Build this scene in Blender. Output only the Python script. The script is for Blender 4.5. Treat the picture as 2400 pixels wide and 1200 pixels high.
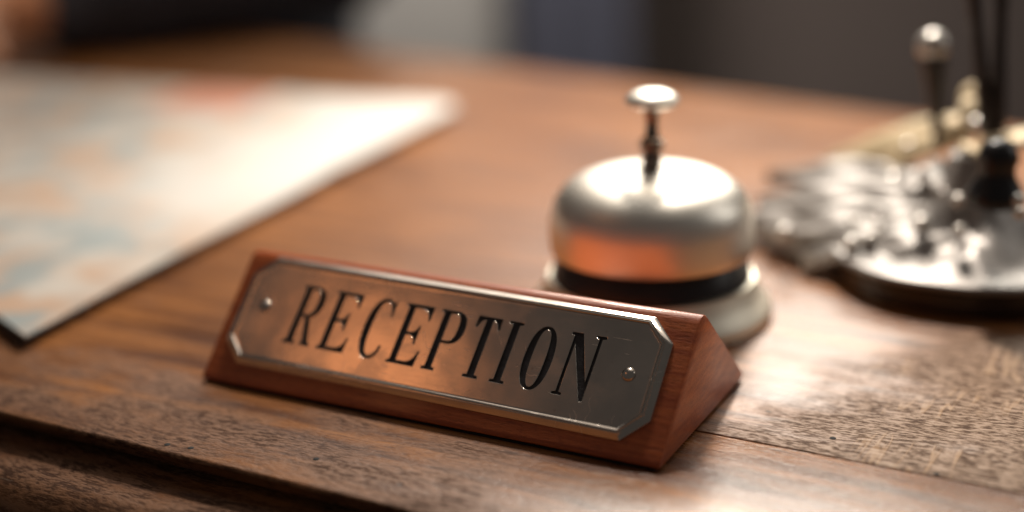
import bpy, bmesh, math, random
from mathutils import Vector, Matrix, noise

# ------------------------------------------------------------------ clear
for o in list(bpy.data.objects):
    bpy.data.objects.remove(o, do_unlink=True)
S = bpy.context.scene
COL = S.collection
R = math.radians

# ------------------------------------------------------------------ camera
F_PX, PITCH, ROLL, CAM_H = 3426.77, 0.318169, -0.02614, 0.174272
cp, sp = math.cos(PITCH), math.sin(PITCH)
fw = Vector((0, cp, -sp)); up0 = Vector((0, sp, cp)); rt0 = Vector((1, 0, 0))
cr, sr = math.cos(ROLL), math.sin(ROLL)
rt = rt0 * cr + up0 * sr
upv = up0 * cr - rt0 * sr
cd = bpy.data.cameras.new('camera')
cam = bpy.data.objects.new('camera', cd); COL.objects.link(cam)
m = Matrix((rt, upv, -fw)).transposed().to_4x4()
m.translation = Vector((0, 0, CAM_H))
cam.matrix_world = m
cd.sensor_width = 36.0
cd.lens = F_PX / 2400 * 36
cd.clip_start = 0.01; cd.clip_end = 60
cd.dof.use_dof = True
cd.dof.focus_distance = 0.403
cd.dof.aperture_fstop = 2.5
cd.dof.aperture_blades = 0
S.camera = cam

# ------------------------------------------------------------------ world, lamps, exposure
W = bpy.data.worlds.new("World"); S.world = W; W.use_nodes = True
bg = W.node_tree.nodes['Background']
bg.inputs['Color'].default_value = (1.0, 0.94, 0.88, 1)
bg.inputs['Strength'].default_value = 0.062


def area(name, loc, aim, size, power, col, shape='DISK', size_y=None, spread=180):
    l = bpy.data.lights.new(name, 'AREA')
    l.shape = shape; l.size = size
    if size_y: l.size_y = size_y
    l.energy = power; l.color = col; l.spread = R(spread)
    o = bpy.data.objects.new(name, l); COL.objects.link(o)
    o.location = loc
    o.rotation_euler = (Vector(aim) - Vector(loc)).to_track_quat('-Z', 'Y').to_euler()
    return o


def spot(name, loc, aim, power, cone, radius, col):
    l = bpy.data.lights.new(name, 'SPOT')
    l.energy = power; l.color = col; l.spot_size = R(cone); l.spot_blend = 1.0; l.shadow_soft_size = radius
    o = bpy.data.objects.new(name, l); COL.objects.link(o)
    o.location = loc
    o.rotation_euler = (Vector(aim) - Vector(loc)).to_track_quat('-Z', 'Y').to_euler()
    return o


spot('key_lamp', (0.14, 0.93, 0.72), (0.11, 0.67, 0.0), 47.0, 60, 0.05, (1.0, 0.89, 0.77))
area('window_lamp', (0.45, 2.35, 1.25), (0.06, 0.45, 0.0), 2.0, 8.5, (1.0, 0.93, 0.84), 'RECTANGLE', 1.0)
area('window_core_lamp', (0.54, 2.15, 1.22), (0.06, 0.36, 0.0), 0.95, 25.0, (1.0, 0.94, 0.83), 'RECTANGLE', 0.60)
area('plate_glow_lamp', (-0.625, 0.275, 0.685), (-0.04, 0.40, 0.01), 0.14, 0.075, (1.0, 0.38, 0.14))  # added unseen source; puts the orange glow on the brass plate
area('overhead_fill_lamp', (0.30, 1.5, 2.0), (0.25, 0.7, 0.0), 1.8, 7.0, (1.0, 0.93, 0.84), 'RECTANGLE', 1.7)  # added overhead fill to lighten the bell dome
area('side_fill_lamp', (1.35, 0.65, 0.75), (0.03, 0.40, 0.0), 0.6, 2.2, (1.0, 0.95, 0.88), 'RECTANGLE', 0.8)  # added soft fill from the right for the plate rim and bell
spot('hand_fill_lamp', (-0.95, 0.55, 0.60), (-0.36, 1.0, 0.03), 18.0, 20, 0.04, (1.0, 0.82, 0.66))  # added spot that brightens the hands at the far left
area('background_fill_lamp', (-0.3, 1.7, 1.2), (0.0, 2.9, -0.4), 0.5, 14.0, (1.0, 0.94, 0.88), spread=110)  # added fill for the wall and furniture behind the desk

S.view_settings.view_transform = 'Standard'
S.view_settings.look = 'None'
S.view_settings.exposure = 0.0
S.view_settings.gamma = 1.0
S.view_settings.use_curve_mapping = False
S.render.engine = 'CYCLES'
S.cycles.use_denoising = True
S.cycles.max_bounces = 8
S.cycles.sample_clamp_indirect = 6.0


# ------------------------------------------------------------------ geometry helpers
def px(u, v, z=0.0):
    """a pixel of the 2400 x 1200 photograph to a point at height z (used once, to measure the place)"""
    d = fw + rt * ((u - 1200) / F_PX) + upv * ((600 - v) / F_PX)
    o = Vector((0, 0, CAM_H))
    return o + d * ((z - o.z) / d.z)


def px_at(u, v, y):
    """the point on the pixel's ray at distance y"""
    d = fw + rt * ((u - 1200) / F_PX) + upv * ((600 - v) / F_PX)
    return Vector((0, 0, CAM_H)) + d * (y / d.y)


def empty(name, loc=(0, 0, 0), rz=0.0):
    o = bpy.data.objects.new(name, None); COL.objects.link(o)
    o.location = loc; o.rotation_euler = (0, 0, rz)
    o.empty_display_size = 0.02
    return o


def tag(o, label=None, cat=None, group=None, kind=None):
    if label: o['label'] = label
    if cat: o['category'] = cat
    if group: o['group'] = group
    if kind: o['kind'] = kind
    return o


def link(name, me, mat, parent=None, smooth=None):
    me.name = name
    o = bpy.data.objects.new(name, me); COL.objects.link(o)
    if mat:
        me.materials.clear(); me.materials.append(mat)
    if parent: o.parent = parent
    if smooth is not None:
        for p in me.polygons: p.use_smooth = True
        if smooth < 180:
            me.set_sharp_from_angle(angle=R(smooth))
    return o


def obj(name, bm, mat, parent=None, smooth=40):
    me = bpy.data.meshes.new(name)
    bmesh.ops.recalc_face_normals(bm, faces=bm.faces)
    bm.to_mesh(me); bm.free()
    return link(name, me, mat, parent, smooth)


def lathe(profile, seg=96, c=(0, 0, 0), axis=None, close=False):
    """profile: list of (r, z)"""
    bm = bmesh.new(); rings = []
    M = Matrix.Translation(Vector(c))
    if axis is not None:
        M = M @ Vector(axis).normalized().to_track_quat('Z', 'X').to_matrix().to_4x4()
    for r, z in profile:
        if r < 1e-6:
            rings.append([bm.verts.new(M @ Vector((0, 0, z)))])
        else:
            rings.append([bm.verts.new(M @ Vector((r * math.cos(2 * math.pi * k / seg), r * math.sin(2 * math.pi * k / seg), z))) for k in range(seg)])
    for a, b in zip(rings, rings[1:]):
        for k in range(seg):
            k2 = (k + 1) % seg
            if len(a) == 1 and len(b) > 1: bm.faces.new((a[0], b[k], b[k2]))
            elif len(b) == 1 and len(a) > 1: bm.faces.new((a[k], a[k2], b[0]))
            elif len(a) > 1: bm.faces.new((a[k], a[k2], b[k2], b[k]))
    return bm


def spline(pts, n=8):
    """Catmull-Rom through 2D/3D points"""
    out = []
    P = [Vector(p) for p in pts]
    P = [P[0] * 2 - P[1]] + P + [P[-1] * 2 - P[-2]]
    for i in range(1, len(P) - 2):
        for k in range(n):
            t = k / n
            a, b, c, d = P[i - 1], P[i], P[i + 1], P[i + 2]
            out.append(0.5 * ((2 * b) + (c - a) * t + (2 * a - 5 * b + 4 * c - d) * t * t + (3 * b - a - 3 * c + d) * t ** 3))
    out.append(P[-2])
    return out


def tube(path, radii, seg=20, bm=None, caps=True):
    bm = bm or bmesh.new()
    rings = []
    n = len(path)
    ref = Vector((0.3, 0.1, 1)).normalized()
    for i, p in enumerate(path):
        t = (path[min(i + 1, n - 1)] - path[max(i - 1, 0)]).normalized()
        a = t.cross(ref)
        if a.length < 1e-3: a = t.cross(Vector((1, 0, 0)))
        a.normalize(); b = t.cross(a)
        r = radii[i] if isinstance(radii, (list, tuple)) else radii
        rings.append([bm.verts.new(p + (a * math.cos(2 * math.pi * k / seg) + b * math.sin(2 * math.pi * k / seg)) * r) for k in range(seg)])
    for a, b in zip(rings, rings[1:]):
        for k in range(seg):
            bm.faces.new((a[k], a[(k + 1) % seg], b[(k + 1) % seg], b[k]))
    if caps:
        bm.faces.new(rings[0][::-1]); bm.faces.new(rings[-1])
    return bm


def ball(c, r, sub=3, scale=(1, 1, 1), bm=None):
    bm = bm or bmesh.new()
    M = Matrix.Translation(Vector(c)) @ Matrix.Diagonal((r * scale[0], r * scale[1], r * scale[2], 1))
    bmesh.ops.create_icosphere(bm, subdivisions=sub, radius=1, matrix=M)
    return bm


def boxbm(x0, x1, y0, y1, z0, z1, bev=0.0, seg=2):
    bm = bmesh.new()
    M = Matrix.Translation(((x0 + x1) / 2, (y0 + y1) / 2, (z0 + z1) / 2)) @ Matrix.Diagonal((x1 - x0, y1 - y0, z1 - z0, 1))
    bmesh.ops.create_cube(bm, size=1, matrix=M)
    if bev:
        bmesh.ops.bevel(bm, geom=list(bm.edges), offset=bev, segments=seg, affect='EDGES', profile=0.5)
    return bm


# ------------------------------------------------------------------ material helpers
class NT:
    def __init__(self, name):
        self.m = bpy.data.materials.new(name); self.m.use_nodes = True
        self.t = self.m.node_tree; self.N = self.t.nodes; self.L = self.t.links
        self.b = self.N['Principled BSDF']

    def put(self, sock, v):
        if v is None: return
        if isinstance(v, bpy.types.NodeSocket): self.L.new(v, sock)
        else:
            if sock.type == 'RGBA' and len(v) == 3: v = (*v, 1)
            sock.default_value = v

    def new(self, typ, **kw):
        n = self.N.new(typ)
        for k, v in kw.items(): setattr(n, k, v)
        return n

    def coord(self, what='Object'):
        return self.new('ShaderNodeTexCoord').outputs[what]

    def mapping(self, vec, scale=(1, 1, 1), loc=(0, 0, 0), rot=(0, 0, 0)):
        n = self.new('ShaderNodeMapping')
        self.put(n.inputs['Vector'], vec); n.inputs['Scale'].default_value = scale
        n.inputs['Location'].default_value = loc; n.inputs['Rotation'].default_value = rot
        return n.outputs[0]

    def noise(self, vec, scale=5, detail=4, rough=0.55, dist=0.0):
        n = self.new('ShaderNodeTexNoise')
        self.put(n.inputs['Vector'], vec); n.inputs['Scale'].default_value = scale
        n.inputs['Detail'].default_value = detail; n.inputs['Roughness'].default_value = rough
        n.inputs['Distortion'].default_value = dist
        return n.outputs['Fac']

    def ramp(self, fac, stops, interp='LINEAR'):
        n = self.new('ShaderNodeValToRGB'); n.color_ramp.interpolation = interp
        e = n.color_ramp.elements
        while len(e) < len(stops): e.new(0.5)
        for el, (p, c) in zip(e, stops):
            el.position = p
            el.color = (c, c, c, 1) if not hasattr(c, '__len__') else (*c, 1)
        self.put(n.inputs[0], fac)
        return n.outputs[0]

    def math(self, op, a, b=None, c=None, clamp=False):
        n = self.new('ShaderNodeMath', operation=op, use_clamp=clamp)
        for s, v in zip(n.inputs, (a, b, c)): self.put(s, v)
        return n.outputs[0]

    def mix(self, fac, a, b, mode='MIX'):
        n = self.new('ShaderNodeMix', data_type='RGBA', blend_type=mode)
        self.put(n.inputs[0], fac); self.put(n.inputs[6], a); self.put(n.inputs[7], b)
        return n.outputs[2]

    def sep(self, v):
        n = self.new('ShaderNodeSeparateXYZ'); self.put(n.inputs[0], v)
        return n.outputs

    def smooth(self, v, a, b):
        n = self.new('ShaderNodeMapRange', interpolation_type='SMOOTHSTEP')
        self.put(n.inputs[0], v); n.inputs[1].default_value = a; n.inputs[2].default_value = b
        return n.outputs[0]

    def bump(self, h, strength=0.3, dist=0.001, normal=None):
        n = self.new('ShaderNodeBump')
        self.put(n.inputs['Height'], h); n.inputs['Strength'].default_value = strength
        n.inputs['Distance'].default_value = dist
        if normal: self.put(n.inputs['Normal'], normal)
        return n.outputs[0]

    def set(self, **kw):
        names = dict(color='Base Color', rough='Roughness', metal='Metallic', normal='Normal', coat='Coat Weight',
                     coat_rough='Coat Roughness', spec='Specular IOR Level', sheen='Sheen Weight', sss='Subsurface Weight',
                     ior='IOR', aniso='Anisotropic')
        for k, v in kw.items(): self.put(self.b.inputs[names[k]], v)
        return self.m


def simple(name, color, rough=0.5, metal=0.0, var=0.12, scale=60, bump=0.0, bscale=400, **kw):
    t = NT(name); c = t.coord()
    n = t.noise(c, scale, 4)
    col = t.mix(t.ramp(n, [(0.3, 0.0), (0.7, 1.0)]), tuple(x * (1 - var) for x in color), tuple(min(1, x * (1 + var)) for x in color))
    r = t.math('MULTIPLY_ADD', n, 0.16, rough - 0.08)
    kw2 = dict(color=col, rough=r, metal=metal); kw2.update(kw)
    if bump: kw2['normal'] = t.bump(t.noise(c, bscale, 3), bump, 0.0005)
    return t.set(**kw2)


def mat_desk():
    t = NT('worn_desk_wood'); c = t.coord()
    x, y, z = t.sep(c)
    wob = t.noise(t.mapping(c, (6, 14, 6)), 1, 3)
    warp = t.math('MULTIPLY_ADD', wob, 0.02, -0.01)
    cm = t.new('ShaderNodeCombineXYZ'); t.put(cm.inputs[0], x); t.put(cm.inputs[1], t.math('ADD', y, warp)); t.put(cm.inputs[2], z)
    g = cm.outputs[0]
    grain = t.noise(t.mapping(g, (12, 170, 12)), 1, 6, 0.62)           # long grain bands
    fine = t.noise(t.mapping(g, (170, 760, 170)), 1, 4, 0.6)           # short flecks
    pore = t.noise(t.mapping(g, (480, 1500, 480)), 1, 2, 0.6)
    big = t.noise(c, 9, 4, 0.6)
    med = t.noise(t.mapping(c, (30, 55, 30)), 1, 5, 0.6)
    # how worn: more to the right and along the front edge, islands elsewhere
    right = t.math('MULTIPLY', t.smooth(t.math('MULTIPLY_ADD', y, -0.35, x), -0.285, -0.20), t.math('MULTIPLY', t.smooth(y, 0.3485, 0.3495), t.smooth(y, 0.52, 0.42)))
    front = t.math('MULTIPLY', t.smooth(y, 0.345, 0.290), t.smooth(x, -0.10, -0.20))
    wear = t.math('ADD', t.math('MULTIPLY', right, 0.62), t.math('MULTIPLY', front, 0.40))
    wear = t.math('ADD', wear, t.math('MULTIPLY_ADD', med, 1.1, -0.58))
    wear = t.math('ADD', wear, t.math('MULTIPLY_ADD', big, 0.7, -0.36))
    polish = t.math('MULTIPLY', t.smooth(y, 0.3492, 0.3485), t.smooth(x, -0.185, -0.12))
    wear = t.math('MULTIPLY_ADD', polish, -0.30, wear)
    wear = t.smooth(wear, 0.02, 0.50)
    speck = t.math('ADD', t.math('MULTIPLY', fine, 0.62), t.math('MULTIPLY', pore, 0.38))
    spk = t.smooth(speck, 0.42, 0.57)
    varn = t.mix(t.ramp(grain, [(0.36, 0.0), (0.66, 1.0)]), (0.105, 0.034, 0.011), (0.43, 0.172, 0.050))
    varn = t.mix(t.math('MULTIPLY', t.ramp(fine, [(0.30, 1.0), (0.47, 0.0)]), 0.55), varn, (0.05, 0.018, 0.009))
    stain = t.smooth(t.noise(t.mapping(g, (7, 26, 7), loc=(0.3, 0.7, 0)), 1, 5, 0.62), 0.46, 0.66)
    varn = t.mix(t.math('MULTIPLY', stain, 0.38), varn, (0.075, 0.026, 0.011))
    bare = t.mix(spk, (0.062, 0.026, 0.013), (0.215, 0.098, 0.045))
    bare = t.mix(right, bare, t.mix(spk, (0.090, 0.044, 0.023), (0.33, 0.190, 0.100)))
    col = t.mix(wear, varn, bare)
    # pale wavy ripples running across the grain, right of the sign
    rw = t.noise(t.mapping(c, (190, 22, 22), rot=(0, 0, 0.10)), 1, 2, 0.45, 0.5)
    rw = t.math('ABSOLUTE', t.math('SUBTRACT', rw, 0.5))
    rm = t.smooth(t.noise(t.mapping(c, (45, 38, 38)), 1, 3), 0.47, 0.60)
    rip = t.math('MULTIPLY', t.smooth(rw, 0.050, 0.012), t.math('MULTIPLY', rm, t.math('MULTIPLY', right, t.smooth(x, -0.125, -0.07))))
    col = t.mix(t.math('MULTIPLY', rip, 0.85), col, (0.46, 0.29, 0.17))
    # dark dents and small pale chips
    v = t.new('ShaderNodeTexVoronoi', feature='F1'); t.put(v.inputs['Vector'], t.mapping(c, (60, 110, 60))); v.inputs['Scale'].default_value = 1
    wh = t.new('ShaderNodeTexWhiteNoise'); t.put(wh.inputs[0], v.outputs['Position'])
    dent = t.math('MULTIPLY', t.smooth(t.math('MULTIPLY_ADD', fine, 0.10, v.outputs['Distance']), 0.13, 0.08), t.math('GREATER_THAN', wh.outputs[0], 0.84))
    col = t.mix(t.math('MULTIPLY', dent, 0.85), col, (0.03, 0.016, 0.012))
    # faint scratches
    sw = t.noise(t.mapping(c, (30, 900, 30), rot=(0, 0, 0.9)), 1, 2, 0.5)
    scr = t.math('MULTIPLY', t.smooth(sw, 0.70, 0.74), t.smooth(med, 0.45, 0.6))
    col = t.mix(t.math('MULTIPLY', scr, 0.35), col, (0.55, 0.42, 0.32))
    rough = t.math('ADD', t.math('SUBTRACT', t.math('MULTIPLY_ADD', wear, 0.26, 0.255), t.math('MULTIPLY', polish, 0.05)), t.math('MULTIPLY', fine, 0.12))
    h = t.math('ADD', t.math('MULTIPLY', fine, 0.6), t.math('MULTIPLY', pore, 0.4))
    h = t.math('SUBTRACT', h, t.math('MULTIPLY', dent, 0.35))
    h = t.math('ADD', h, t.math('MULTIPLY', rip, 0.25))
    nb = t.bump(h, 0.6, 0.0007)
    nb = t.bump(t.noise(t.mapping(c, (8, 40, 8)), 1, 3), 0.25, 0.003, nb)
    pit = t.math('MULTIPLY', wear, t.math('SUBTRACT', 1.0, spk))
    rough = t.math('ADD', rough, t.math('MULTIPLY', pit, 0.25))
    return t.set(color=col, rough=rough, normal=nb, spec=t.math('MULTIPLY_ADD', pit, -0.30, 0.5),
                 coat=t.math('MULTIPLY_ADD', polish, 0.40, t.math('MULTIPLY_ADD', wear, -0.12, 0.14)), coat_rough=0.26)


def mat_mahogany():
    t = NT('varnished_mahogany'); c = t.coord()
    g = t.noise(t.mapping(c, (18, 150, 620), rot=(0.35, 0, 0)), 1, 6, 0.6)
    f = t.noise(t.mapping(c, (300, 1500, 1500)), 1, 4, 0.7)
    col = t.mix(t.ramp(g, [(0.3, 0.0), (0.7, 1.0)]), (0.29, 0.050, 0.013), (0.56, 0.142, 0.038))
    col = t.mix(t.math('MULTIPLY', t.ramp(f, [(0.35, 1.0), (0.5, 0.0)]), 0.4), col, (0.09, 0.018, 0.008))
    nb = t.bump(f, 0.35, 0.0004)
    return t.set(color=col, rough=0.42, normal=nb, coat=0.32, coat_rough=0.09, spec=0.3)


def mat_brass():
    t = NT('aged_brass'); c = t.coord()
    n = t.noise(c, 45, 5, 0.6)
    br = t.noise(t.mapping(c, (30, 2600, 2600)), 1, 3, 0.6)
    sp_ = t.noise(c, 900, 2, 0.5)
    col = t.mix(t.ramp(n, [(0.3, 0.0), (0.7, 1.0)]), (0.56, 0.49, 0.43), (0.68, 0.60, 0.525))
    col = t.mix(t.math('MULTIPLY', t.smooth(sp_, 0.70, 0.76), 0.5), col, (0.30, 0.17, 0.10))
    rough = t.math('ADD', t.math('MULTIPLY_ADD', n, 0.10, 0.10), t.math('MULTIPLY', br, 0.04))
    w = t.noise(t.mapping(c, (40, 40, 40)), 1, 2)
    nb = t.bump(br, 0.03, 0.0002)
    nb = t.bump(w, 0.10, 0.002, nb)
    scr = t.smooth(t.noise(t.mapping(c, (120, 1700, 1700), rot=(0.3, 1.1, 0.7)), 1, 2), 0.72, 0.75)
    rough = t.math('ADD', rough, t.math('MULTIPLY', scr, 0.3))
    ln = t.math('ABSOLUTE', t.math('SUBTRACT', t.noise(t.mapping(c, (90, 60, 60), rot=(0.2, 0.9, 0.4)), 1, 1, 0.4, 1.2), 0.5))
    ln = t.math('MULTIPLY', t.smooth(ln, 0.006, 0.002), t.smooth(t.noise(c, 70, 2), 0.52, 0.60))
    smu = t.smooth(t.noise(t.mapping(c, (60, 90, 90)), 1, 4, 0.65), 0.50, 0.68)
    rough = t.math('ADD', rough, t.math('ADD', t.math('MULTIPLY', ln, 0.15), t.math('MULTIPLY', smu, 0.05)))
    col = t.mix(t.math('MULTIPLY', ln, 0.25), col, (0.85, 0.78, 0.70))
    return t.set(color=col, rough=rough, metal=1.0, normal=nb)


def mat_map():
    t = NT('printed_map_paper'); c = t.coord()
    x, y, z = t.sep(c)
    a = t.noise(t.mapping(c, loc=(3.1, 0, 0)), 26, 5, 0.55)
    b = t.noise(t.mapping(c, loc=(7.3, 2, 0)), 30, 5, 0.6)
    d = t.noise(t.mapping(c, loc=(1.3, 5, 0)), 60, 3, 0.6)
    col = t.mix(t.smooth(a, 0.40, 0.62), (0.66, 0.61, 0.55), (0.62, 0.43, 0.31))
    col = t.mix(t.math('MULTIPLY', t.smooth(b, 0.49, 0.60), 0.9), col, (0.36, 0.42, 0.43))
    col = t.mix(t.math('MULTIPLY', t.smooth(d, 0.58, 0.68), 0.35), col, (0.50, 0.44, 0.40))
    # blank right-hand margin, widened and paled to paint in the light's hot patch
    col = t.mix(t.math('MULTIPLY', t.smooth(x, -0.120, -0.025), t.smooth(y, 0.07, 0.20)), col, (0.78, 0.75, 0.71))
    # coloured legend box near the far edge
    bx = t.math('MULTIPLY', t.math('MULTIPLY', t.math('GREATER_THAN', x, -0.172), t.math('LESS_THAN', x, -0.112)),
                t.math('MULTIPLY', t.math('GREATER_THAN', y, 0.310), t.math('LESS_THAN', y, 0.368)))
    col = t.mix(bx, col, (0.70, 0.33, 0.23))
    return t.set(color=col, rough=0.42, spec=0.5, coat=0.25, coat_rough=0.3)


M_desk = mat_desk()
M_maho = mat_mahogany()
M_brass = mat_brass()
M_enamel = simple('dark_letter_enamel', (0.012, 0.011, 0.014), 0.38, 0.0, 0.5, 500, 0.4, 1800)
M_nickel = simple('satin_nickel', (0.92, 0.87, 0.785), 0.42, 1.0, 0.03, 40)
M_basenickel = simple('brushed_base_metal', (0.88, 0.83, 0.71), 0.50, 1.0, 0.05, 40)
M_dark = simple('black_metal', (0.012, 0.011, 0.013), 0.32, 0.0, 0.3, 60)
M_steel = simple('dark_steel', (0.30, 0.25, 0.21), 0.22, 1.0, 0.1, 200)
M_felt = simple('black_felt', (0.010, 0.009, 0.009), 0.85, 0.0, 0.3, 800)
M_silver = simple('antique_silver', (0.30, 0.28, 0.265), 0.40, 0.35, 0.14, 60, 0.0, 260, spec=0.3)
M_pewter = simple('cast_pewter', (0.38, 0.355, 0.335), 0.45, 0.20, 0.16, 90, spec=0.35)
M_silverb = simple('polished_silver', (0.60, 0.57, 0.53), 0.24, 0.5, 0.06, 120)
M_gold = simple('pale_gilt', (0.56, 0.44, 0.27), 0.5, 0.15, 0.12, 150, 0.2, 260)
M_plinth = simple('black_plinth_wood', (0.022, 0.013, 0.010), 0.30, 0.0, 0.3, 60)
M_board = simple('dark_backing_board', (0.020, 0.013, 0.012), 0.6, 0.0, 0.3, 60)
M_map = mat_map()
M_jacket = simple('navy_jacket_cloth', (0.030, 0.031, 0.042), 0.85, 0.0, 0.3, 40, 0.3, 900)
M_skin = simple('skin', (0.64, 0.30, 0.16), 0.5, 0.0, 0.08, 40)
M_cuff = simple('white_shirt_cloth', (0.72, 0.72, 0.70), 0.8, 0.0, 0.05, 80)
M_hair = simple('dark_hair', (0.02, 0.014, 0.010), 0.5, 0.0, 0.3, 200)
M_wall = simple('taupe_wall', (0.105, 0.082, 0.073), 0.8, 0.0, 0.08, 3)
M_floor = simple('dark_floor', (0.09, 0.07, 0.06), 0.6, 0.0, 0.2, 4)
M_cab = simple('grey_cabinet_paint', (0.30, 0.285, 0.265), 0.6, 0.0, 0.05, 5)
M_curt = simple('dark_blue_cloth', (0.055, 0.057, 0.080), 0.85, 0.0, 0.1, 6)

# ------------------------------------------------------------------ setting: floor and wall behind
bm = boxbm(-6, 6, -3, 5.0, -0.80, -0.74)
tag(obj('floor', bm, M_floor, None, None), kind='structure')
bm = boxbm(-4, 4, 2.9, 3.0, -0.74, 2.0)
tag(obj('back_wall', bm, M_wall, None, None), kind='structure')

# ------------------------------------------------------------------ desk
TH = R(-28.5)
desk = empty('desk', (0, 0, 0), TH)
tag(desk, 'worn brown wooden desk with a stepped front edge under everything', 'desk')
ct, st = math.cos(TH), math.sin(TH)


def uv(p): return (p[0] * ct + p[1] * st, -p[0] * st + p[1] * ct)


V0, VS = 0.275, 0.3490
U0, U1 = -1.25, 0.75


def vback(u): return 0.845 - 0.179 * (u + 0.686)


def board(v_of, thick, edge_r, seed, wavy):
    """a plank between two edge functions; the first edge is worn round and a little uneven"""
    bm = bmesh.new(); n = 260; rows = []
    for i in range(n + 1):
        u = U0 + (U1 - U0) * i / n
        a, b = v_of(u)
        a += wavy * (noise.noise(Vector((u * 14, seed, 0))) + 0.5 * noise.noise(Vector((u * 45, seed, 3))))
        er = edge_r * (1 + 0.5 * noise.noise(Vector((u * 30, seed, 9))))
        ring = [(a + edge_r * 4.2, -thick)]
        for k in range(5):
            t = math.pi / 2 * k / 4
            ring.append((a + er - er * math.cos(t), -er + er * math.sin(t)))
        for k in range(1, 5):
            t = math.pi / 2 * k / 4
            ring.append((b - 0.0004 + 0.0004 * math.sin(t), -0.0004 + 0.0004 * math.cos(t)) if k > 1 else (b - 0.0004, 0))
        ring.append((b, -thick))
        rows.append([bm.verts.new((u, v, z)) for v, z in ring])
    for r0, r1 in zip(rows, rows[1:]):
        for k in range(len(r0)):
            k2 = (k + 1) % len(r0)
            bm.faces.new((r0[k], r0[k2], r1[k2], r1[k]))
    bm.faces.new(rows[0]); bm.faces.new(rows[-1][::-1])
    return bm


obj('front_plank', board(lambda u: (V0, VS - 0.00025), 0.0062, 0.0010, 1.0, 0.0007), M_desk, desk, 50)
obj('rear_plank', board(lambda u: (VS + 0.00025, vback(u)), 0.0220, 0.0005, 2.0, 0.0001), M_desk, desk, 50)

# stepped moulding below the front plank
bm = bmesh.new(); rows = []
prof = [(VS - 0.004, -0.0064), (V0 + 0.014, -0.0066), (V0 + 0.012, -0.0085), (V0 - 0.008, -0.0088)]
for k in range(9):
    t = math.pi * 0.5 * k / 8
    prof.append((V0 - 0.011 - 0.012 * math.sin(t), -0.0208 + 0.012 * math.cos(t)))
prof += [(V0 - 0.0215, -0.028), (V0 - 0.016, -0.035), (V0 - 0.012, -0.045), (V0 - 0.012, -0.09), (VS - 0.004, -0.09)]
n = 220
for i in range(n + 1):
    u = U0 + (U1 - U0) * i / n
    w = 0.0006 * noise.noise(Vector((u * 16, 7, 0)))
    rows.append([bm.verts.new((u, v + (w if v < V0 else 0), z)) for v, z in prof])
for r0, r1 in zip(rows, rows[1:]):
    for k in range(len(r0)):
        k2 = (k + 1) % len(r0)
        bm.faces.new((r0[k], r0[k2], r1[k2], r1[k]))
bm.faces.new(rows[0]); bm.faces.new(rows[-1][::-1])
obj('edge_moulding', bm, M_desk, desk, 50)
# carcass and legs under the top
obj('carcass', boxbm(U0 + 0.05, U1 - 0.05, V0 + 0.02, 0.50, -0.70, -0.091, 0.004), M_desk, desk)
for u in (U0 + 0.08, U1 - 0.08):
    obj('leg', boxbm(u - 0.03, u + 0.03, V0 + 0.03, V0 + 0.09, -0.74, -0.70, 0.003), M_desk, desk)
    obj('leg', boxbm(u - 0.03, u + 0.03, 0.44, 0.495, -0.74, -0.70, 0.003), M_desk, desk)
# old nail holes in the boards: dark sunk heads
for q in ((1952, 1027), (2195, 1111), (392, 1042), (447, 1050), (741, 1076)):
    u, v = uv(px(*q))
    b_ = lathe([(0, 0.00010), (0.0008, 0.00010), (0.0009, 0.00002), (0.0009, -0.0008), (0, -0.0008)], 16, (u, v, 0))
    obj('nail', b_, M_felt, desk)

# ------------------------------------------------------------------ reception sign
YAW = -0.483415
L_, D_, H_, A_ = 0.150, 0.0684125, 0.0343913, 0.48365
fbr = Vector((0.0363593, 0.3438086, 0))
fbl = fbr - Vector((math.cos(YAW), math.sin(YAW), 0)) * L_
sign = empty('reception_sign', fbl, YAW)
tag(sign, 'red-brown wooden desk sign reading RECEPTION on an aged brass plate', 'desk sign')

FB = 0.0007
prof = [(0.0, FB), (D_, FB), (D_ + 0.0003, FB + 0.0016), (D_ * A_, H_)]


def rounded(poly, radii, n=5):
    out = []
    m_ = len(poly)
    for i in range(m_):
        p0, p1, p2 = Vector(poly[i - 1]), Vector(poly[i]), Vector(poly[(i + 1) % m_])
        a = (p0 - p1).normalized(); b = (p2 - p1).normalized()
        r = radii[i]
        if r <= 0: out.append(p1); continue
        ang = a.angle(b); d = min(r / math.tan(ang / 2), 0.45 * min((p0 - p1).length, (p2 - p1).length))
        s, e = p1 + a * d, p1 + b * d
        for k in range(n + 1):
            t = k / n
            out.append(s * (1 - t) ** 2 + p1 * 2 * t * (1 - t) + e * t * t)
    return out


sec = rounded(prof, [0.0012, 0.0008, 0.0008, 0.0048], 6)


def extrude_x(sec, x0, x1, ch):
    cx_ = sum((Vector(p) for p in sec), Vector((0, 0))) / len(sec)
    bm = bmesh.new(); rows = []
    for x, s in ((x0, ch), (x0 + ch * 0.35, ch * 0.3), (x0 + ch, 0), (x1 - ch, 0), (x1 - ch * 0.35, ch * 0.3), (x1, ch)):
        row = []
        for p in sec:
            d = cx_ - Vector(p)
            q = Vector(p) + d.normalized() * s
            row.append(bm.verts.new((x, q[0], max(q[1], FB))))
        rows.append(row)
    for a, b in zip(rows, rows[1:]):
        for k in range(len(sec)):
            bm.faces.new((a[k], a[(k + 1) % len(sec)], b[(k + 1) % len(sec)], b[k]))
    bm.faces.new(rows[0]); bm.faces.new(rows[-1][::-1])
    return bm


obj('wooden_block', extrude_x(sec, 0, L_, 0.0006), M_maho, sign, 35)
obj('felt_base', boxbm(0.0012, L_ - 0.0012, 0.0016, D_ - 0.0012, 0.0, FB - 0.00005), M_felt, sign, None)

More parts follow.
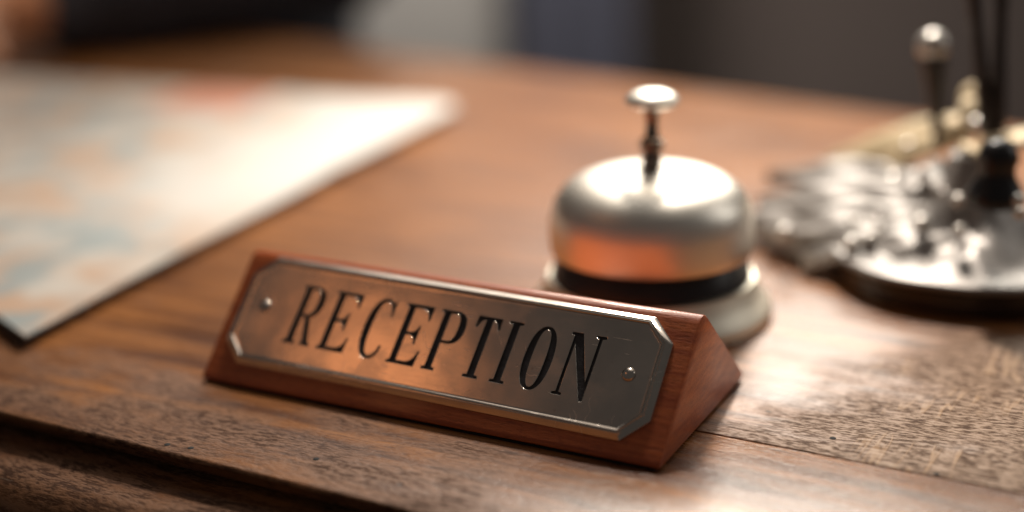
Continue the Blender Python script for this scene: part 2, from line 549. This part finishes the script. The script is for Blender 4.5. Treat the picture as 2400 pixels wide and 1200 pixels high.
# frame on the sloping front face: s along, t up, h out
fl = math.hypot(D_ * A_, H_)
fx = Vector((1, 0, 0)); fy = Vector((0, D_ * A_, H_)) / fl; fz = fx.cross(fy)
PC = Vector((74.2, 25.4))
PR = R(-0.62)


def onface(s, t, h):
    """millimetres on the face; the plate sits very slightly askew"""
    ds, dt = s - PC.x, t - PC.y
    s2 = PC.x + ds * math.cos(PR) - dt * math.sin(PR)
    t2 = PC.y + ds * math.sin(PR) + dt * math.cos(PR)
    return (fx * s2 + fy * t2 + fz * h) * 0.001 + Vector((0, 0, FB * 0.6))


hw, hh, ch = 70.4, 18.35, 7.0
octo = [(-hw + ch, -hh), (hw - ch, -hh), (hw, -hh + ch), (hw, hh - ch), (hw - ch, hh), (-hw + ch, hh), (-hw, hh - ch), (-hw, -hh + ch)]
octo = [Vector(p) for p in octo]


def inset(poly, d):
    out = []; m_ = len(poly)
    for i in range(m_):
        a = (poly[i] - poly[i - 1]).normalized(); b = (poly[(i + 1) % m_] - poly[i]).normalized()
        na, nb_ = Vector((-a.y, a.x)), Vector((-b.y, b.x))
        k = (na + nb_); k = k / (k.dot(na))
        out.append(poly[i] + k * d)
    return out


plate = None
SH = 1.55                                        # height of the flat of the plate over the wood
rimprof = [(0.0, -0.7), (0.0, 0.45), (0.10, 0.66), (0.30, 0.82), (1.55, 1.86), (1.75, 1.98), (1.82, 1.86), (1.98, 1.86), (2.12, 2.06), (2.35, 2.12), (2.55, 2.04),
           (2.75, 1.80), (2.95, 1.62), (3.1, SH + 0.02), (3.6, SH + 0.015)]
bm = bmesh.new(); rows = []
for d, h in rimprof:
    rows.append([bm.verts.new(onface(PC.x + p.x, PC.y + p.y, h)) for p in inset(octo, d)])
for a, b in zip(rows, rows[1:]):
    for k in range(8):
        bm.faces.new((a[k], a[(k + 1) % 8], b[(k + 1) % 8], b[k]))
bmesh.ops.recalc_face_normals(bm, faces=bm.faces)

# --- letters: outlines in mm, capital height 19
G = {}
SERIF = 0.85
G['R'] = (9.6, [[(0, 0), (0, .8), (1.2, 1.1), (1.2, 17.9), (.4, 18.2), (.4, 19), (5.0, 19), ('C', 8.2, 19, 9.2, 17, 9.2, 14.2), ('C', 9.2, 11.5, 8, 9.5, 6.3, 9.1),
                 (8.7, 1.1), (9.7, .8), (9.7, 0), (6.2, 0), (6.2, .8), (6.7, 1.1), (4.6, 8.9), (3.35, 8.9), (3.35, 1.1), (4.4, .8), (4.4, 0)],
                [(3.35, 9.8), (3.35, 18.1), (4.7, 18.1), ('C', 6.4, 18.1, 6.95, 16.8, 6.95, 14.2), ('C', 6.95, 11.6, 6.3, 9.8, 4.7, 9.8)]])
G['E'] = (9.7, [[(0, 0), (0, .8), (.95, 1.05), (.95, 17.95), (0, 18.2), (0, 19), (9.3, 19), (9.15, 14.4), (8.6, 14.4), ('C', 8.4, 16.6, 7.4, 18, 5.3, 18), (3.1, 18), (3.1, 10.3),
                 (4.5, 10.3), ('C', 5.7, 10.4, 6.3, 11.4, 6.5, 12.6), (7.05, 12.6), (7.05, 6.7), (6.5, 6.7), ('C', 6.3, 8.2, 5.7, 9.3, 4.5, 9.3), (3.1, 9.3), (3.1, 1.1),
                 (5.4, 1.1), ('C', 7.5, 1.1, 8.7, 2.4, 9.0, 4.9), (9.6, 4.9), (9.3, 0)]])
G['C'] = (8.3, [[(7.6, 18.9), (8.05, 18.9), (8.05, 13.7), (7.5, 13.7), ('C', 7.3, 16.4, 6.4, 18.2, 4.95, 18.2), ('C', 3.2, 18.2, 2.4, 15.5, 2.4, 9.5), ('C', 2.4, 3.6, 3.1, .85, 4.9, .85),
                 ('C', 6.2, .85, 7.1, 2.2, 7.35, 4.5), (8.15, 4.4), ('C', 7.9, 1.3, 6.7, -.25, 4.7, -.25), ('C', 1.8, -.25, .1, 3.2, .1, 9.5), ('C', .1, 15.9, 1.9, 19.25, 4.7, 19.25),
                 ('C', 5.8, 19.25, 6.7, 18.7, 7.25, 17.7)]])
G['P'] = (9.3, [[(0, 0), (0, .8), (1.0, 1.05), (1.0, 17.95), (0, 18.2), (0, 19), (5.0, 19), ('C', 8.2, 19, 9.3, 17, 9.3, 13.9), ('C', 9.3, 10.6, 7.8, 8.7, 5, 8.7), (3.15, 8.7), (3.15, 1.05), (4.2, .8), (4.2, 0)],
                [(3.15, 9.55), (3.15, 18.1), (4.7, 18.1), ('C', 6.5, 18.1, 7.0, 16.6, 7.0, 13.9), ('C', 7.0, 11.2, 6.4, 9.55, 4.7, 9.55)]])
G['T'] = (8.3, [[(1.75, 0), (1.75, .8), (3.0, 1.05), (3.0, 18), ('C', 1.7, 17.9, 1.2, 16.8, .85, 15.4), (.1, 15.4), (.25, 19), (8.05, 19), (8.2, 15.4), (7.45, 15.4), ('C', 7.1, 16.8, 6.5, 17.9, 5.2, 18),
                 (5.2, 1.05), (6.45, .8), (6.45, 0)]])
G['I'] = (4.5, [[(0, 0), (0, .8), (1.15, 1.05), (1.15, 17.95), (0, 18.2), (0, 19), (4.5, 19), (4.5, 18.2), (3.35, 17.95), (3.35, 1.05), (4.5, .8), (4.5, 0)]])
G['O'] = (8.7, [[(4.35, -.25), ('C', 1.5, -.25, 0, 3.6, 0, 9.5), ('C', 0, 15.4, 1.5, 19.25, 4.35, 19.25), ('C', 7.2, 19.25, 8.7, 15.4, 8.7, 9.5), ('C', 8.7, 3.6, 7.2, -.25, 4.35, -.25)],
                [(4.35, .8), ('C', 2.8, .8, 2.25, 4, 2.25, 9.5), ('C', 2.25, 15, 2.8, 18.2, 4.35, 18.2), ('C', 5.9, 18.2, 6.45, 15, 6.45, 9.5), ('C', 6.45, 4, 5.9, .8, 4.35, .8)]])
G['N'] = (11, [[(0, 0), (0, .8), (1.1, 1.05), (1.1, 17.95), (.2, 18.2), (.2, 19), (3.6, 19), (8.65, 5.2), (8.65, 18.0), (7.6, 18.2), (7.6, 19), (10.8, 19), (10.8, 18.2), (9.65, 18.0), (9.65, -.8), (8.6, -.8),
                (2.1, 15.4), (2.1, 1.05), (3.1, .8), (3.1, 0)]])


def flatten(path):
    out = []
    for q in path:
        if q[0] == 'C':
            x0, y0 = out[-1]; _, x1, y1, x2, y2, x3, y3 = q
            for k in range(1, 13):
                t = k / 12; a = 1 - t
                out.append((a ** 3 * x0 + 3 * a * a * t * x1 + 3 * a * t * t * x2 + t ** 3 * x3, a ** 3 * y0 + 3 * a * a * t * y1 + 3 * a * t * t * y2 + t ** 3 * y3))
        else: out.append(q)
    if (Vector(out[0]) - Vector(out[-1])).length < 1e-4: out.pop()
    return out


def fill2d(name, polys, extrude, bevel, offset, fill='BOTH', res=3):
    cu = bpy.data.curves.new(name, 'CURVE'); cu.dimensions = '2D'; cu.fill_mode = fill
    cu.extrude = extrude; cu.bevel_depth = bevel; cu.bevel_resolution = res; cu.offset = offset
    for poly in polys:
        s = cu.splines.new('POLY'); s.points.add(len(poly) - 1); s.use_cyclic_u = True
        for pt, q in zip(s.points, poly): pt.co = (q[0], q[1], 0, 1)
    o = bpy.data.objects.new(name, cu); COL.objects.link(o)
    dg = bpy.context.evaluated_depsgraph_get(); dg.update()
    me = bpy.data.meshes.new_from_object(o.evaluated_get(dg))
    bpy.data.objects.remove(o); bpy.data.curves.remove(cu)
    return me


WORD = [('R', 24.6), ('E', 36.9), ('C', 49.95), ('E', 61.35), ('P', 73.25), ('T', 85.15), ('I', 95.55), ('O', 103.35), ('N', 114.9)]
holes, glyphs = [], []
for chx, s0 in WORD:
    w, paths = G[chx]
    gl = []
    for pth in paths:
        gl.append([(s0 + x + 0.028 * (y - 9.5) - PC.x, 16.15 + y - PC.y) for x, y in flatten(pth)])
    glyphs.append(gl); holes += gl
inner = [(p.x, p.y) for p in inset(octo, 3.30)]
BV = 0.17
sheet = fill2d('sheet', [inner] + holes, 0.30, BV, -BV * 0.5, 'FRONT')
zmax = max(v.co.z for v in sheet.vertices)
for v in sheet.vertices:
    v.co = onface(PC.x + v.co.x, PC.y + v.co.y, SH + v.co.z - zmax)
bm.from_mesh(sheet)
bpy.data.meshes.remove(sheet)
plate = obj('brass_plate', bm, M_brass, sign, 24)
wn = plate.modifiers.new('weighted', 'WEIGHTED_NORMAL'); wn.keep_sharp = True; wn.weight = 100
for (chx, s0), gl in zip(WORD, glyphs):
    me = fill2d('letter', gl, 0.0, 0.0, 0.25, 'FRONT')
    for v in me.vertices:
        v.co = onface(PC.x + v.co.x, PC.y + v.co.y, SH - 0.52)
    # give the enamel a body
    b2 = bmesh.new(); b2.from_mesh(me); bpy.data.meshes.remove(me)
    ret = bmesh.ops.extrude_face_region(b2, geom=list(b2.faces))
    for v in ret['geom']:
        if isinstance(v, bmesh.types.BMVert): v.co -= fz * 0.0004
    obj('letter', b2, M_enamel, plate, 30)
for s, t in ((13.6, 26.3), (135.1, 25.6)):
    b2 = bmesh.new()
    pr = [(2.05, 0.0), (2.0, .25), (1.75, .62), (1.35, .92), (.8, 1.12), (.3, 1.2), (0, 1.21)]
    b2 = lathe([(r * .001, h * .001) for r, h in pr], 32, onface(s, t, SH - 0.02), fz)
    obj('rivet', b2, M_brass, plate, 60)

# ------------------------------------------------------------------ bell
bc = Vector((0.0467, 0.4660, 0))
bell = empty('reception_bell', bc, 0)
tag(bell, 'satin nickel call bell with a round plunger standing behind the sign', 'call bell')
pr = spline([(0.0, 0.0002), (0.036, 0.0002), (0.0402, 0.0012), (0.0407, 0.0030), (0.0396, 0.0052), (0.0370, 0.0085), (0.0354, 0.0116), (0.0347, 0.0134)], 5)
prl = [(max(p[0], 0), p[1]) for p in pr] + [(0.0320, 0.0136), (0.0, 0.0136)]
prl[0] = (0.0, 0.0002)
obj('base', lathe(prl, 128), M_basenickel, bell, 40)
obj('black_ring', lathe([(0, 0.0137), (0.0328, 0.0137), (0.0334, 0.0146), (0.0330, 0.0160), (0.0305, 0.0205), (0.0285, 0.0240), (0, 0.0242)], 128), M_dark, bell, 40)
dp = spline([(0.0336, 0.0226), (0.0340, 0.0250), (0.0340, 0.0300), (0.0335, 0.0350), (0.0319, 0.0397), (0.0283, 0.0440), (0.0225, 0.0472), (0.0150, 0.0490), (0.0070, 0.0496), (0.0, 0.0497)], 8)
dl = [(max(p[0], 0.0), p[1]) for p in dp]
dl[-1] = (0.0, dl[-1][1])
inside = [(max(r - 0.0012, 0.0), z - 0.0010) for r, z in reversed(dl[:-8])]
obj('dome', lathe([(0.0295, 0.0240)] + [(0.0322, 0.0230), (0.0329, 0.0225)] + dl, 160), M_nickel, bell, 70)
pl = [(0.0, 0.0494), (0.0044, 0.0495), (0.0046, 0.0503), (0.0034, 0.0507), (0.0031, 0.0515), (0.0034, 0.0522), (0.0031, 0.0530), (0.0031, 0.0566), (0.0039, 0.0570),
      (0.0042, 0.0583), (0.0039, 0.0596), (0.0026, 0.0602), (0.0022, 0.0610), (0.0021, 0.0660), (0.0026, 0.0690), (0.0036, 0.0708), (0.0, 0.0708)]
obj('plunger', lathe(pl, 48), M_steel, bell, 45)
kp = spline([(0.0, 0.0706), (0.0060, 0.0707), (0.0083, 0.0715), (0.0089, 0.0726), (0.0083, 0.0738), (0.0062, 0.0753), (0.0030, 0.0762), (0.0, 0.0764)], 6)
kl = [(max(p[0], 0), p[1]) for p in kp]; kl[0] = (0.0, kl[0][1]); kl[-1] = (0.0, kl[-1][1])
obj('button', lathe(kl, 64), M_nickel, bell, 60)

# ------------------------------------------------------------------ printed map on its board
pB = px(60, 787, 0.005); pR = px(1088, 240, 0.005)
dy = (pR - pB); wl = Vector((dy.x, dy.y)).length
ang = math.atan2(dy.y, dy.x) - math.pi / 2
mp = empty('printed_map', (pB.x, pB.y, 0), ang)
tag(mp, 'large pale printed map sheet with an orange patch lying on a dark board', 'map')
# local: x to the left is negative, y away along the right-hand edge
WX, WY = 0.36, wl
bm = bmesh.new(); nx, ny = 90, 100
grid = []
for i in range(nx + 1):
    row = []
    for j in range(ny + 1):
        x = -WX * i / nx; y = -0.58 * x + (WY + 0.58 * x) * j / ny
        z = 0.0050 + 0.0006 * noise.noise(Vector((x * 9, y * 9, 1))) + 0.0014 * max(0, 1 + x / 0.05) * noise.noise(Vector((y * 7, 4, 1))) ** 2
        for cx_ in (-0.115, -0.235): z += 0.0011 * math.exp(-abs(x - cx_) / 0.004)
        z += 0.0009 * math.exp(-abs(y - 0.215) / 0.004)
        q = Vector((x + 0.016, y - (WY - 0.016)))
        if q.x > 0 and q.y > 0:
            k_ = max(q.x, q.y) / max(q.length, 1e-9); x, y = -0.016 + q.x * k_, WY - 0.016 + q.y * k_
        row.append(bm.verts.new((x, y, z)))
    grid.append(row)
for i in range(nx):
    for j in range(ny):
        bm.faces.new((grid[i][j], grid[i + 1][j], grid[i + 1][j + 1], grid[i][j + 1]))
ret = bmesh.ops.extrude_face_region(bm, geom=list(bm.faces))
for v in ret['geom']:
    if isinstance(v, bmesh.types.BMVert): v.co.z -= 0.0008
obj('map_sheet', bm, M_map, mp, 40)
bm = bmesh.new()
pts = [(-0.004, 0.0012), (-0.010, WY - 0.010), (-WX + 0.002, WY - 0.010), (-WX + 0.002, 0.58 * WX)]
f_ = bm.faces.new([bm.verts.new((x, y, 0.0)) for x, y in pts])
r_ = bmesh.ops.extrude_face_region(bm, geom=[f_])
for v in r_['geom']:
    if isinstance(v, bmesh.types.BMVert): v.co.z += 0.0036
obj('backing_board', bm, M_board, mp, 30)

# ------------------------------------------------------------------ ornate stand on the right
oc = px(2262, 640, 0.0)
orn = empty('ornate_stand', oc, 0)
tag(orn, 'ornate silver leaf stand on round black plinth with black rods and ball', 'desk ornament')
rng = random.Random(5)


def rel(u, v, z):
    return px(u, v, z) - oc


obj('plinth', lathe([(0, 0), (0.0455, 0), (0.0480, 0.0012), (0.0482, 0.0080), (0.0470, 0.0092), (0, 0.0094)], 128), M_plinth, orn, 35)
# silver top: a dome with flowing radial ridges
bm = bmesh.new(); rings = []; seg = 144
tp = spline([(0.0495, 0.0094), (0.0502, 0.0108), (0.0490, 0.0120), (0.0430, 0.0132), (0.0350, 0.0148), (0.0270, 0.0178), (0.0190, 0.0230), (0.0130, 0.0310), (0.0095, 0.0390), (0.0075, 0.0440)], 6)
for p in tp:
    ring = []
    for k in range(seg):
        a = 2 * math.pi * k / seg
        f_ = min(1, max(0, (0.049 - p[0]) / 0.02)) * min(1, max(0.25, p[0] / 0.02))
        d = f_ * (0.0022 * math.sin(5 * a + p[0] * 130) + 0.0004 * math.sin(19 * a - p[0] * 260))
        edge = 0.0005 * math.sin(7 * a) * (1 if p[0] > 0.045 else 0.3)
        ring.append(bm.verts.new(((p[0] + edge) * math.cos(a), (p[0] + edge) * math.sin(a), p[1] + d)))
    rings.append(ring)
for a, b in zip(rings, rings[1:]):
    for k in range(seg):
        bm.faces.new((a[k], a[(k + 1) % seg], b[(k + 1) % seg], b[k]))
bm.faces.new(rings[-1]); bm.faces.new(rings[0][::-1])
obj('silver_top', bm, M_silver, orn, 60)


def leaf(base, tip, width, lift, curl, ridges, thick=0.0012, lobes=7, n=40, mseg=20, droop=0.0, roll=0.0):
    """a lobed leaf from base to tip with raised ribs"""
    base, tip = Vector(base), Vector(tip)
    d = tip - base; ln = d.length; t = d.normalized(); side = t.cross(Vector((0, 0, 1))).normalized()
    up_ = Matrix.Rotation(R(roll), 3, t) @ Vector((0, 0, 1)); side = Matrix.Rotation(R(roll), 3, t) @ side
    bm = bmesh.new(); rows = []
    for i in range(n + 1):
        u = i / n
        w = width * (math.sin(math.pi * min(1, u * 0.92 + 0.06)) ** 0.7) * (1 + 0.16 * math.sin(lobes * 2 * math.pi * u))
        c = base + d * u + Vector((0, 0, lift * math.sin(math.pi * u) - droop * u * u))
        row = []
        for j in range(mseg + 1):
            s = 2 * j / mseg - 1
            z = -curl * s * s + ridges * (math.cos(s * 6.2) * 0.6 + 0.4 * math.sin(u * 20 + abs(s) * 5)) * (1 - abs(s) ** 4)
            row.append(bm.verts.new(c + side * (w * s) + up_ * z))
        rows.append(row)
    for a, b in zip(rows, rows[1:]):
        for j in range(mseg):
            bm.faces.new((a[j], a[j + 1], b[j + 1], b[j]))
    ret = bmesh.ops.extrude_face_region(bm, geom=list(bm.faces))
    for v in ret['geom']:
        if isinstance(v, bmesh.types.BMVert): v.co.z -= thick
    return bm


# big leaf dish reaching left, smaller leaves over it
obj('leaf_dish', leaf(rel(2290, 480, 0.020), rel(1748, 500, 0.0120), 0.027, 0.005, 0.006, 0.0007, 0.0018, 3, roll=-14), M_pewter, orn, 60)
# acanthus leaves fanning out over the dish, each with one raised midrib and rolled edges
for q0, z0, q1, z1, w, rl in (((2230, 420), .028, (1800, 395), .020, .0105, -16), ((2210, 455), .027, (1775, 455), .018, .0105, -14), ((2215, 490), .025, (1790, 530), .012, .0110, -12),
                              ((2220, 515), .022, (1880, 590), .009, .0105, -8), ((2290, 525), .022, (1985, 585), .0125, .0115, -8), ((2300, 430), .032, (2040, 425), .026, .0115, -16),
                              ((2180, 380), .036, (2300, 480), .029, .0100, -10)):
    obj('leaf', leaf(rel(*q0, z0), rel(*q1, z1), w, 0.0045, 0.0035, 0.0011, 0.0016, 2, roll=rl, droop=0.002), M_pewter, orn, 60)
obj('gilt_leaf', leaf(rel(1935, 372, 0.024), rel(2275, 262, 0.050), 0.0125, 0.003, 0.005, 0.0007, 0.0030, 2, roll=16), M_gold, orn, 60)
obj('gilt_leaf', leaf(rel(2040, 400, 0.026), rel(2290, 290, 0.047), 0.0065, 0.004, 0.003, 0.0007, 0.0024, 2, roll=14), M_gold, orn, 60)
obj('gilt_leaf', leaf(rel(2345, 320, 0.045), rel(2500, 340, 0.0400), 0.0100, 0.004, 0.003, 0.0008, 0.0020, 2, roll=-10), M_gold, orn, 60)
# feet under the dish
for q in ((1790, 560), (1880, 610)):
    b0 = rel(*q, 0.0)
    obj('foot', tube([b0 + Vector((0, 0, 0)), b0 + Vector((0, 0, 0.006)), b0 + Vector((0.004, 0, 0.011))], [0.004, 0.003, 0.003]), M_plinth, orn)
# beads and buds
bead_src = None
spots = [(1995, 572, .0155, 3.0), (2035, 560, .017, 2.4), (2060, 545, .018, 2.3), (2080, 530, .018, 2.4), (2105, 525, .019, 3.2), (1840, 545, .015, 3.2), (1930, 455, .021, 3.3),
         (2000, 520, .019, 2.5), (2020, 500, .020, 2.8), (2060, 505, .021, 2.6),
         (2095, 420, .027, 3.2), (2175, 410, .033, 3.6), (2200, 390, .035, 3.2), (2160, 520, .024, 2.8), (2250, 540, .026, 2.4), (2320, 385, .042, 3.4), (2245, 470, .034, 2.8),
         (2385, 470, .040, 2.6), (2390, 500, .038, 2.2), (2300, 430, .040, 2.8), (2290, 290, .050, 3.4), (2130, 345, .036, 2.6), (2210, 455, .031, 2.6), (1960, 545, .014, 2.2)]
for u, v, z, r in spots:
    if bead_src is None:
        bead_src = obj('bead', ball((0, 0, 0), 0.001, 3), M_silverb, orn, 180)
        b_ = bead_src
    else:
        b_ = bead_src.copy(); COL.objects.link(b_); b_.parent = orn
    b_.location = rel(u, v, z); b_.scale = (r * rng.uniform(.85, 1.15), r * rng.uniform(.85, 1.15), r * rng.uniform(.8, 1.0))
# petals round the foot of the rods
pet = None
for u, v, z, a in ((2255, 245, .055, 0.4), (2285, 290, .050, 1.5), (2330, 400, .040, 2.4), (2270, 360, .042, -0.6), (2220, 330, .042, 0.9)):
    if pet is None:
        pet = obj('petal', leaf((0, 0, 0), (0.015, 0, 0.004), 0.0052, 0.003, 0.002, 0.0004, 0.0009, 1, 20, 10), M_gold, orn, 60); p_ = pet
    else:
        p_ = pet.copy(); COL.objects.link(p_); p_.parent = orn
    p_.location = rel(u, v, z); p_.rotation_euler = (0.3, -0.3, a)
# black figure: knuckled foot and two rods rising
c0 = rel(2335, 420, 0.045)
obj('black_collar', lathe([(0.0, 0.036), (0.0085, 0.0365), (0.0100, 0.039), (0.0085, 0.042), (0.0062, 0.046), (0.0058, 0.049), (0.0068, 0.052), (0.0050, 0.057), (0.0, 0.059)], 48, (c0.x, c0.y, 0)), M_dark, orn, 60)
for q0, q1 in (((2318, 345), (2238, -420)), ((2336, 345), (2358, -420))):
    a0 = px_at(*q0, 0.515) - oc; a1 = px_at(*q1, 0.515) - oc
    path = [a0.lerp(a1, k / 14) for k in range(15)]
    obj('rod', tube(path, [0.0026 + 0.0004 * math.sin(k * 0.9) for k in range(15)], 24), M_dark, orn, 60)
# ball finial on a tapered black stem
f0 = px_at(2200, 340, 0.53) - oc; f1 = px_at(2188, 138, 0.53) - oc
path = [f0.lerp(f1, k / 12) for k in range(13)]
fs = obj('finial_stem', tube(path, [0.0020 + 0.0030 * (k / 12) ** 2 for k in range(13)], 24), M_dark, orn, 60)
obj('finial_ball', ball(f1 + Vector((-0.0006, 0, 0.0048)), 0.0058, 4), M_silverb, orn, 180)
obj('finial_collar', lathe([(0, -0.0012), (0.0048, -0.001), (0.0054, 0.0004), (0.0045, 0.0016), (0, 0.0018)], 32, f1), M_dark, orn, 60)

# ------------------------------------------------------------------ things behind the desk
cab = empty('cabinet', (-0.195, 2.55, -0.74), 0)
tag(cab, 'pale grey cupboard front in the blurred background', 'cupboard')
obj('body', boxbm(-0.19, 0.19, 0.0, 0.30, 0.0, 1.15, 0.004), M_cab, cab)
obj('door', boxbm(-0.175, 0.175, -0.018, -0.001, 0.06, 1.11, 0.004), M_cab, cab)
obj('handle', tube([Vector((0.13, -0.03, 0.78)), Vector((0.13, -0.03, 0.90))], 0.005), M_steel, cab)

bm = bmesh.new(); rows = []
for i in range(61):
    x = -0.10 + 0.20 * i / 60
    rows.append([bm.verts.new((x, 0.008 * math.sin(i * 0.31) + 0.003 * math.sin(i * 0.83), z)) for z in (0.02, 0.4, 0.8, 1.6)])
for a, b in zip(rows, rows[1:]):
    for k in range(3): bm.faces.new((a[k], b[k], b[k + 1], a[k + 1]))
ret = bmesh.ops.extrude_face_region(bm, geom=list(bm.faces))
for v in ret['geom']:
    if isinstance(v, bmesh.types.BMVert): v.co.y += 0.004
cu = obj('curtain', bm, M_curt, None, 180)
cu.location = (0.115, 2.50, -0.74)
tag(cu, 'dark blue upright cloth hanging right of the grey cupboard', 'curtain')

# ------------------------------------------------------------------ person behind the desk
def capsule(bm, a, b, ra, rb, n=14):
    a, b = Vector(a), Vector(b)
    path = [a.lerp(b, k / n) for k in range(n + 1)]
    rad = [ra + (rb - ra) * k / n for k in range(n + 1)]
    tube(path, rad, 18, bm)
    ball(a, ra, 2, bm=bm); ball(b, rb, 2, bm=bm)


def fuse(name, bm, voxel, smooth_n, mat, parent):
    """weld overlapping volumes into one continuous skin"""
    me = bpy.data.meshes.new(name); bm.to_mesh(me); bm.free()
    o = bpy.data.objects.new(name, me); COL.objects.link(o)
    r_ = o.modifiers.new('remesh', 'REMESH'); r_.mode = 'VOXEL'; r_.voxel_size = voxel
    sm = o.modifiers.new('smooth', 'SMOOTH'); sm.factor = 0.5; sm.iterations = smooth_n
    dg = bpy.context.evaluated_depsgraph_get(); dg.update()
    me2 = bpy.data.meshes.new_from_object(o.evaluated_get(dg))
    bpy.data.objects.remove(o); bpy.data.meshes.remove(me)
    return link(name, me2, mat, parent, 180)


shL, shR = (-0.09, 1.40, 0.30), (-0.47, 1.40, 0.30)
elL, elR = (-0.135, 1.140, 0.055), (-0.58, 1.20, 0.055)
wrL, wrR = (-0.312, 0.990, 0.038), (-0.462, 1.005, 0.034)
hdL = (-0.362, 0.975, 0.032)
hdR = (-0.400, 0.962, 0.030)
pe = empty('person', (-0.28, 1.42, -0.30))
tag(pe, 'person in a dark navy jacket seated behind the desk, hands resting by the map', 'person')
base_ = Vector((-0.28, 1.42, -0.30))


def W_(p): return Vector(p) - base_


bm = bmesh.new()
capsule(bm, W_((-0.28, 1.43, -0.24)), W_((-0.28, 1.41, 0.02)), 0.125, 0.115)
capsule(bm, W_((-0.28, 1.41, 0.02)), W_((-0.28, 1.40, 0.24)), 0.115, 0.12)
capsule(bm, W_(shL), W_(shR), 0.058, 0.058)
capsule(bm, W_((-0.28, 1.40, 0.30)), W_((-0.28, 1.385, 0.43)), 0.056, 0.050)      # neck
ball(W_((-0.28, 1.365, 0.52)), 0.098, 3, (0.78, 0.95, 1.18), bm)                    # head
ball(W_((-0.28, 1.325, 0.455)), 0.05, 3, (0.95, 0.9, 0.8), bm)                      # jaw
capsule(bm, W_((-0.28, 1.268, 0.525)), W_((-0.28, 1.252, 0.495)), 0.009, 0.014)     # nose
for sx in (-1, 1):
    ball(W_((-0.28 + sx * 0.079, 1.375, 0.51)), 0.026, 2, (0.35, 0.7, 1.1), bm)     # ears
for sh, el, wr in ((shL, elL, wrL), (shR, elR, wrR)):
    capsule(bm, W_(sh), W_(el), 0.050, 0.040)
    capsule(bm, W_(el), W_(wr), 0.040, 0.026)
for sx, hip in ((-1, (-0.36, 1.42, -0.26)), (1, (-0.20, 1.42, -0.26))):
    capsule(bm, W_(hip), W_((hip[0] + sx * 0.05, 1.08, -0.24)), 0.080, 0.058)
    capsule(bm, W_((hip[0] + sx * 0.05, 1.08, -0.24)), W_((hip[0] + sx * 0.05, 1.12, -0.66)), 0.056, 0.038)
    capsule(bm, W_((hip[0] + sx * 0.05, 1.12, -0.69)), W_((hip[0] + sx * 0.06, 0.95, -0.71)), 0.034, 0.028)


def hand(bm, wr, ctr, side):
    wr, ctr = Vector(wr), Vector(ctr)
    d = (ctr - wr).normalized(); up = Vector((0, 0, 1)); s = d.cross(up).normalized()
    capsule(bm, W_(wr), W_(ctr - d * 0.02), 0.025, 0.026)
    for k, (off, ln) in enumerate(((-0.030, 0.060), (-0.010, 0.074), (0.010, 0.070), (0.029, 0.054))):
        b0 = ctr + s * off * 0.95 + d * 0.018 + up * 0.004
        k1 = b0 + d * ln * 0.45 + up * 0.004
        k2 = k1 + d * ln * 0.30 - up * 0.012
        k3 = k2 + d * ln * 0.18 - up * 0.012
        capsule(bm, W_(ctr - d * 0.015 + s * off * 0.7), W_(b0), 0.015, 0.0115, 6)
        capsule(bm, W_(b0), W_(k1), 0.0100, 0.0090, 6)
        capsule(bm, W_(k1), W_(k2), 0.0090, 0.0082, 6)
        capsule(bm, W_(k2), W_(k3), 0.0082, 0.0070, 6)
    t0 = ctr - d * 0.015 + s * 0.022 * side
    t1 = t0 + s * 0.026 * side + d * 0.022 - up * 0.004
    t2 = t1 + d * 0.026 - s * 0.004 * side - up * 0.004
    capsule(bm, W_(t0), W_(t1), 0.014, 0.0105, 6)
    capsule(bm, W_(t1), W_(t2), 0.0105, 0.0085, 6)


hand(bm, wrL, hdL, -1)
hand(bm, wrR, hdR, 1)
fuse('body', bm, 0.0045, 3, M_skin, pe)
bm = bmesh.new()
capsule(bm, W_((-0.28, 1.43, -0.27)), W_((-0.28, 1.41, 0.02)), 0.148, 0.136)
capsule(bm, W_((-0.28, 1.41, 0.02)), W_((-0.28, 1.40, 0.24)), 0.136, 0.138)
capsule(bm, W_(shL), W_(shR), 0.076, 0.076)
for sh, el, wr in ((shL, elL, wrL), (shR, elR, wrR)):
    e = Vector(el).lerp(Vector(wr), 0.86)
    capsule(bm, W_(sh), W_(el), 0.072, 0.060)
    capsule(bm, W_(el), W_(e), 0.060, 0.047)
    # cloth folds along the sleeve
    for k in range(5):
        c_ = Vector(el).lerp(e, 0.1 + 0.2 * k)
        ball(W_(c_), 0.056 - 0.0030 * k, 2, (1, 1, 1.06), bm)
fuse('jacket', bm, 0.008, 2, M_jacket, pe)
for el, wr in ((elL, wrL), (elR, wrR)):
    a_ = Vector(el).lerp(Vector(wr), 0.80); b_ = Vector(el).lerp(Vector(wr), 0.885)
    obj('cuff', tube([W_(a_), W_(a_.lerp(b_, 0.5)), W_(b_)], [0.033, 0.034, 0.033], 28), M_cuff, pe, 60)
bm = bmesh.new()
ball(W_((-0.28, 1.385, 0.55)), 0.104, 3, (0.82, 0.92, 1.0), bm)
fuse('hair', bm, 0.008, 1, M_hair, pe)
bm = bmesh.new()
for sx, hip in ((-1, (-0.36, 1.42, -0.26)), (1, (-0.20, 1.42, -0.26))):
    capsule(bm, W_(hip), W_((hip[0] + sx * 0.05, 1.08, -0.24)), 0.094, 0.072)
    capsule(bm, W_((hip[0] + sx * 0.05, 1.08, -0.24)), W_((hip[0] + sx * 0.05, 1.12, -0.62)), 0.070, 0.055)
fuse('trousers', bm, 0.009, 2, M_jacket, pe)
for sx in (-1, 1):
    obj('eye', ball(W_((-0.28 + sx * 0.031, 1.279, 0.533)), 0.011, 2), M_cuff, pe, 180)
obj('mouth', ball(W_((-0.28, 1.277, 0.462)), 0.022, 2, (1, 0.35, 0.22)), M_skin, pe, 180)
